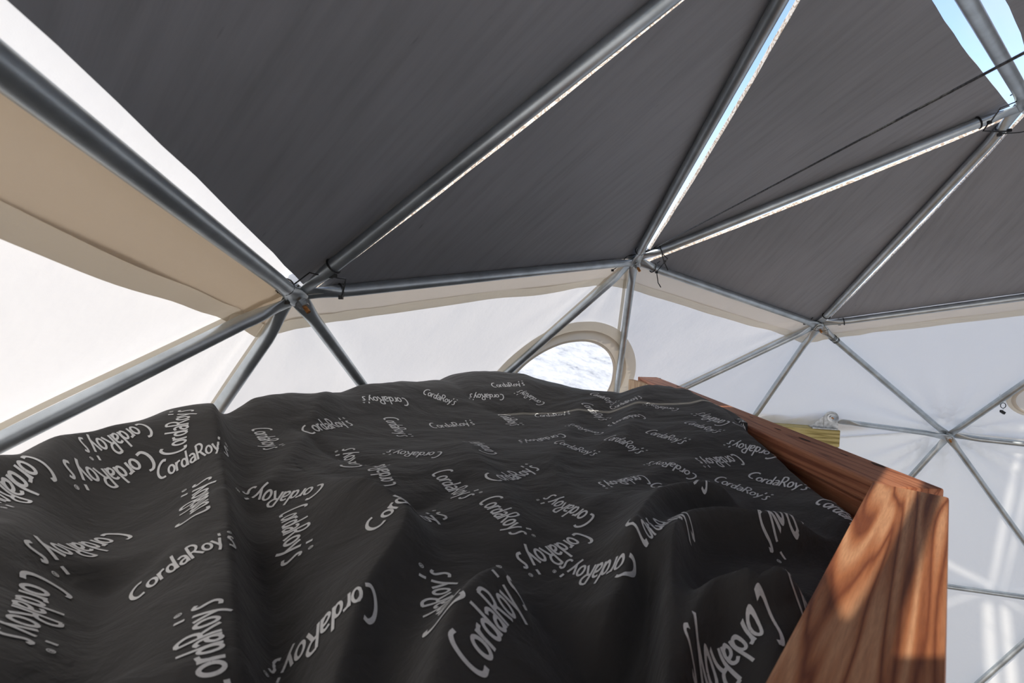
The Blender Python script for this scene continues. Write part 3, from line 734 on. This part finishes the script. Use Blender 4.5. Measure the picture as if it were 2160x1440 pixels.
for pts, w_ in STR:
    P = np.array(pts, float)
    d = np.concatenate([[0], np.cumsum(np.linalg.norm(np.diff(P, axis=0), axis=1))]); m = max(2, int(d[-1] / .055) + 1); s = np.linspace(0, d[-1], m + 1)
    P = np.stack([np.interp(s, d, P[:, k]) for k in (0, 1)], 1)
    T = np.gradient(P, axis=0); T /= np.linalg.norm(T, axis=1)[:, None] + 1e-9; N_ = np.stack([-T[:, 1], T[:, 0]], 1)
    RIB.append((P, N_, w_))
WORDS = [(912, 903, 1003, 895), (645, 917, 752, 893), (588, 851, 475, 863), (335, 1012, 482, 965), (303, 949, 128, 975), (182, 982, 132, 1043), (440, 1092, 440, 995), (25, 985, -25, 1032),
         (257, 1103, 0, 1155), (292, 1262, 490, 1150), (50, 1195, -8, 1345), (482, 1475, 458, 1262), (690, 1018, 523, 1030), (531, 905, 562, 950), (580, 950, 573, 978), (770, 1000, 738, 934), (843, 1040, 800, 965),
         (807, 879, 844, 923), (935, 953, 822, 950), (905, 995, 985, 1058), (785, 1130, 952, 1085), (592, 1085, 602, 1195), (792, 1245, 572, 1395), (985, 1310, 938, 1187), (985, 1510, 1120, 1270),
         (1035, 1023, 1147, 982), (1042, 866, 1090, 907), (1130, 880, 1204, 873), (1224, 850, 1269, 888), (1353, 875, 1281, 899), (1274, 912, 1207, 895), (1186, 915, 1092, 930), (1058, 965, 998, 928),
         (1168, 936, 1251, 961), (1274, 929, 1344, 956), (1359, 912, 1438, 937), (1433, 862, 1365, 850), (1445, 893, 1505, 912), (1545, 893, 1478, 870), (1563, 925, 1600, 900), (1640, 965, 1540, 930),
         (1550, 958, 1465, 968), (1470, 1003, 1372, 975), (1352, 1003, 1262, 1020), (1370, 1027, 1490, 1040), (1255, 1090, 1165, 1045), (1345, 1108, 1275, 1088), (1010, 1060, 1085, 1130), (1225, 1120, 1080, 1180),
         (1335, 1180, 1203, 1185), (1370, 1140, 1450, 1110), (1507, 1275, 1500, 1105), (1575, 1005, 1702, 1034), (1524, 1022, 1595, 1048), (1685, 1097, 1577, 1160), (1748, 1075, 1800, 1120), (1740, 1290, 1660, 1215),
         (1590, 1255, 1460, 1330), (1350, 1440, 1570, 1450), (800, 813, 727, 822), (858, 842, 760, 838), (905, 836, 945, 850), (697, 862, 672, 838), (1040, 817, 1108, 812), (1062, 832, 990, 832), (1145, 848, 1102, 825),
         (962, 812, 988, 838), (1245, 832, 1290, 853), (1297, 862, 1350, 840), (80, 962, 130, 947), (262, 906, 205, 925), (395, 917, 400, 882), (432, 918, 396, 946), (-30, 1120, 40, 1090), (1690, 1380, 1610, 1330)]
def hit(u, v):
    d = ray(u, v); h = DBV.ray_cast(Vector(CAM), Vector(nrm(d)))
    return np.array(h[0]) if h[0] is not None else onz(u, v, 2.22)
LOGW = False; USED = []
for u0, v0, u1, v1 in WORDS:
    a, b = hit(u0, v0)[:2], hit(u1, v1)[:2]; d = b - a; ln = np.linalg.norm(d)
    if ln < 1e-3: continue
    if LOGW: print('WORD', (u0, v0, u1, v1), round(float(ln), 3))
    d = d / ln; l2 = min(max(ln, .092), .118); mid = (a + b) / 2; a = mid - d * l2 / 2; pr = np.array([-d[1], d[0]])
    sc = l2 / WLEN; hs = .0315
    sam = [a + d * l2 * f_ + pr * hs * .45 for f_ in (.04, .27, .5, .73, .96)]
    if any(np.linalg.norm(x - y) < .024 for x in sam for y in USED): continue
    USED += sam
    V, F = [], []
    for P, N_, w_ in RIB:
        pts = []
        for p, q in zip(P, N_):
            for sgn in (-1, 1):
                e = p + q * w_ / 2 * sgn
                pts.append(dsurf(*(a + d * e[0] * sc + pr * e[1] * hs), .0011))
        for i in range(len(P) - 1):
            quad = pts[2 * i:2 * i + 4]
            if any(x is None for x in quad): continue
            if max(x[2] for x in quad) - min(x[2] for x in quad) > .02: continue
            o = len(V); V += [quad[0], quad[2], quad[3], quad[1]]; F.append((o, o + 1, o + 2, o + 3))
    if F: tag(mesh('printed_word', V, F, M['print'], duv), 'white printed lettering')
duv_words = 'white printed lettering'
# ------------------------------------------------------------------ small things
def tie(name, paths, heads, label, group='black cable ties on the pipe joints', r=.0016):
    base_ = np.mean(np.array(paths[0]), axis=0)
    root = tag(empty(name, base_), label, 'cable tie', group)
    for p in paths: adopt(mesh('strap', *tube(p, r, 5, rx=1.5), M['black']), root)
    for h in heads: adopt(mesh('head', *boxv(h, rt, up, fw, .0042, .0038, .003), M['black']), root)
    return root
def loop(a, b, s, r=PR + .0016):
    """strap round the pipe a->b at distance s from a"""
    a, b = np.asarray(a), np.asarray(b); t_ = nrm(b - a); c = a + t_ * s; x = nrm(np.cross(t_, [.2, .1, 1])); y = np.cross(t_, x)
    return [c + (x * math.cos(g_) + y * math.sin(g_)) * r for g_ in np.linspace(0, 2 * PI, 17)]
dA = (hub['A'] - CAM) @ fw - .03; pA = lambda u, v, o=0: at(u, v, dA + o)
tie('cable_tie', [[pA(573, 607, .03), pA(585, 614), pA(592, 615), pA(622, 598, -.01), pA(653, 575, -.015), pA(690, 584), pA(702, 586)], loop(hub['A'], hub['Ml'], .075)], [pA(590, 614)], 'black cable tie arching above the left pipe joint')
tie('cable_tie', [[pA(686, 570), pA(696, 582), pA(712, 586), pA(729, 588), pA(727, 602), pA(721, 624)], loop(hub['A'], hub['F'], .11), loop(hub['A'], hub['B'], .092)], [pA(706, 582), pA(719, 627)], 'black cable tie with its tail bent down right of the left pipe joint')
tie('cable_tie', [[pA(597, 578, .03), pA(607, 576, .03)], [pA(630, 602, -.005), pA(612, 622, -.005), pA(605, 640, 0)]], [pA(606, 638)], 'short black cable tie tucked against the bolt of the left pipe joint')
dB = (hub['B'] - CAM) @ fw - .03; pB = lambda u, v, o=0: at(u, v, dB + o)
tie('cable_tie', [[pB(1292, 570), pB(1302, 563), pB(1323, 540), pB(1350, 535), pB(1365, 529)], loop(hub['B'], hub['F'], .075)], [pB(1292, 570), pB(1363, 530)], 'black cable tie reaching left from the middle pipe joint')
tie('cable_tie', [[pB(1345, 521), pB(1352, 531), pB(1368, 529), pB(1391, 516), pB(1401, 531), pB(1398, 536)]], [pB(1368, 528), pB(1400, 532)], 'black cable tie peaked above the middle pipe joint')
tie('cable_tie', [[pB(1393, 523), pB(1400, 550), pB(1409, 570)], [pB(1397, 535), pB(1408, 545), pB(1403, 553)], loop(hub['B'], hub['D'], .10)], [pB(1402, 551)], 'black cable tie hanging right of the middle pipe joint')
tie('cable_tie', [[pB(1386, 555), pB(1392, 551)], [pB(1401, 554), pB(1385, 573), pB(1388, 596), pB(1394, 606)], loop(hub['B'], hub['C'], .09)], [pB(1385, 574)], 'black cable tie with a long loose tail below the middle pipe joint')
dC = (hub['C'] - CAM) @ fw - .03; pC = lambda u, v, o=0: at(u, v, dC + o)
tie('cable_tie', [[pC(1696, 683), pC(1706, 678), pC(1721, 663), pC(1737, 662), pC(1754, 658)], loop(hub['C'], hub['D'], .075)], [pC(1697, 683), pC(1755, 659)], 'black cable tie arching over the right pipe joint')
tie('cable_tie', [[pC(1738, 663), pC(1767, 665), pC(1771, 684)], loop(hub['C'], hub['Mr'], .10)], [pC(1771, 684)], 'black cable tie squared off right of the right pipe joint')
dD = (hub['D'] - CAM) @ fw - .03; pD = lambda u, v, o=0: at(u, v, dD + o)
tie('cable_tie', [[pD(2170, 203), pD(2150, 212), pD(2110, 228), pD(2093, 252), pD(2088, 258)], loop(hub['D'], hub['B'], .105)], [pD(2087, 258)], 'black cable tie at the top right joint, strap rising to the frame edge')
tie('cable_tie', [[pD(2086, 258), pD(2074, 276), pD(2100, 277), pD(2128, 277), pD(2131, 273)], loop(hub['D'], hub['C'], .08)], [pD(2108, 284)], 'black cable tie with a square corner below the top right joint')
tie('cable_tie', [[pD(2105, 283), pD(2125, 281), pD(2152, 279), pD(2175, 274)], [pD(2132, 201), pD(2142, 194), pD(2148, 201)]], [pD(2129, 275), pD(2150, 203)], 'black cable tie running off the frame at the top right joint')
# wire wound round the pipe below the right joint
dC2 = dC + .01; q = lambda u, v, o=0: at(u, v, dC2 + o)
paths = [catmull([q(1711, 694), q(1725, 698), q(1740, 697), q(1748, 694)], 5), catmull([q(1724, 696), q(1735, 704), q(1748, 708), q(1756, 714)], 5), catmull([q(1736, 680), q(1740, 688), q(1746, 697), q(1747, 708)], 5)]
t_ = nrm(hub['E'] - hub['C'])
for s in (.105, .112, .119, .132, .138): paths.append(loop(hub['C'], hub['E'], s, PR + .001))
V, F = merge([tube(p, .0009, 5) for p in paths])
wroot_ = tag(empty('wire_wrap', hub['C'] + t_ * .12), 'thin dark wire wound around the pipe below the right joint', 'wire')
adopt(mesh('winding', V, F, M['wire']), wroot_)
# taut cable
ca, cb = hub['B'] + rt * .06 + up * .04, at(2240, 62, .55)
d_ = nrm(cb - ca); o_ = ca - ORIG; b_ = o_ @ d_; cb = ca + d_ * (-b_ + math.sqrt(b_ * b_ - o_ @ o_ + (R * .985) ** 2))
V, F = tube(catmull([ca, (ca + cb) / 2 - np.array([0, 0, .004]), cb], 20), .0021, 8)
tag(mesh('cable', V, F, M['cable'], smooth=True), 'thin dark steel cable stretched diagonally under the roof panels', 'cable')
# curtain ring clip
dk = ((hub['E'] * .74 + hub['Mr'] * .26) - CAM) @ fw - .03; k_ = lambda u, v, o=0: at(u, v, dk + o)
rc = k_(2116, 855)
cl = tag(empty('curtain_clip', k_(2116, 872)), 'black curtain ring with clip hanging by wire from the pipe at far right', 'clip')
V, F = tube([rc + (rt * math.cos(g_) + up * math.sin(g_)) * .0125 for g_ in np.linspace(0, 2 * PI, 33)], .0016, 8)
adopt(mesh('ring', V, F, M['black'], None, True), cl)
V, F = merge([tube(catmull([k_(2113, 824), k_(2109, 832), k_(2109, 845), k_(2113, 850)], 4), .0009, 5), tube(catmull([k_(2121, 840, .02), k_(2121, 848), k_(2118, 850)], 4), .0007, 5), tube(catmull([k_(2113, 824), k_(2118, 822, .02), k_(2121, 830, .05), k_(2121, 840, .02)], 4), .0007, 5), tube([k_(2116, 861), k_(2116, 865)], .0009, 5)])
adopt(mesh('hanger_wire', V, F, M['zinc']), cl)
V, F = merge([boxv(k_(2115, 869), nrm(rt * .8 - up * .5), nrm(up * .8 + rt * .5), fw, .0105, .006, .004), boxv(k_(2112, 866), rt, up, fw, .004, .003, .004)])
adopt(mesh('clip_jaw', V, F, M['black']), cl)
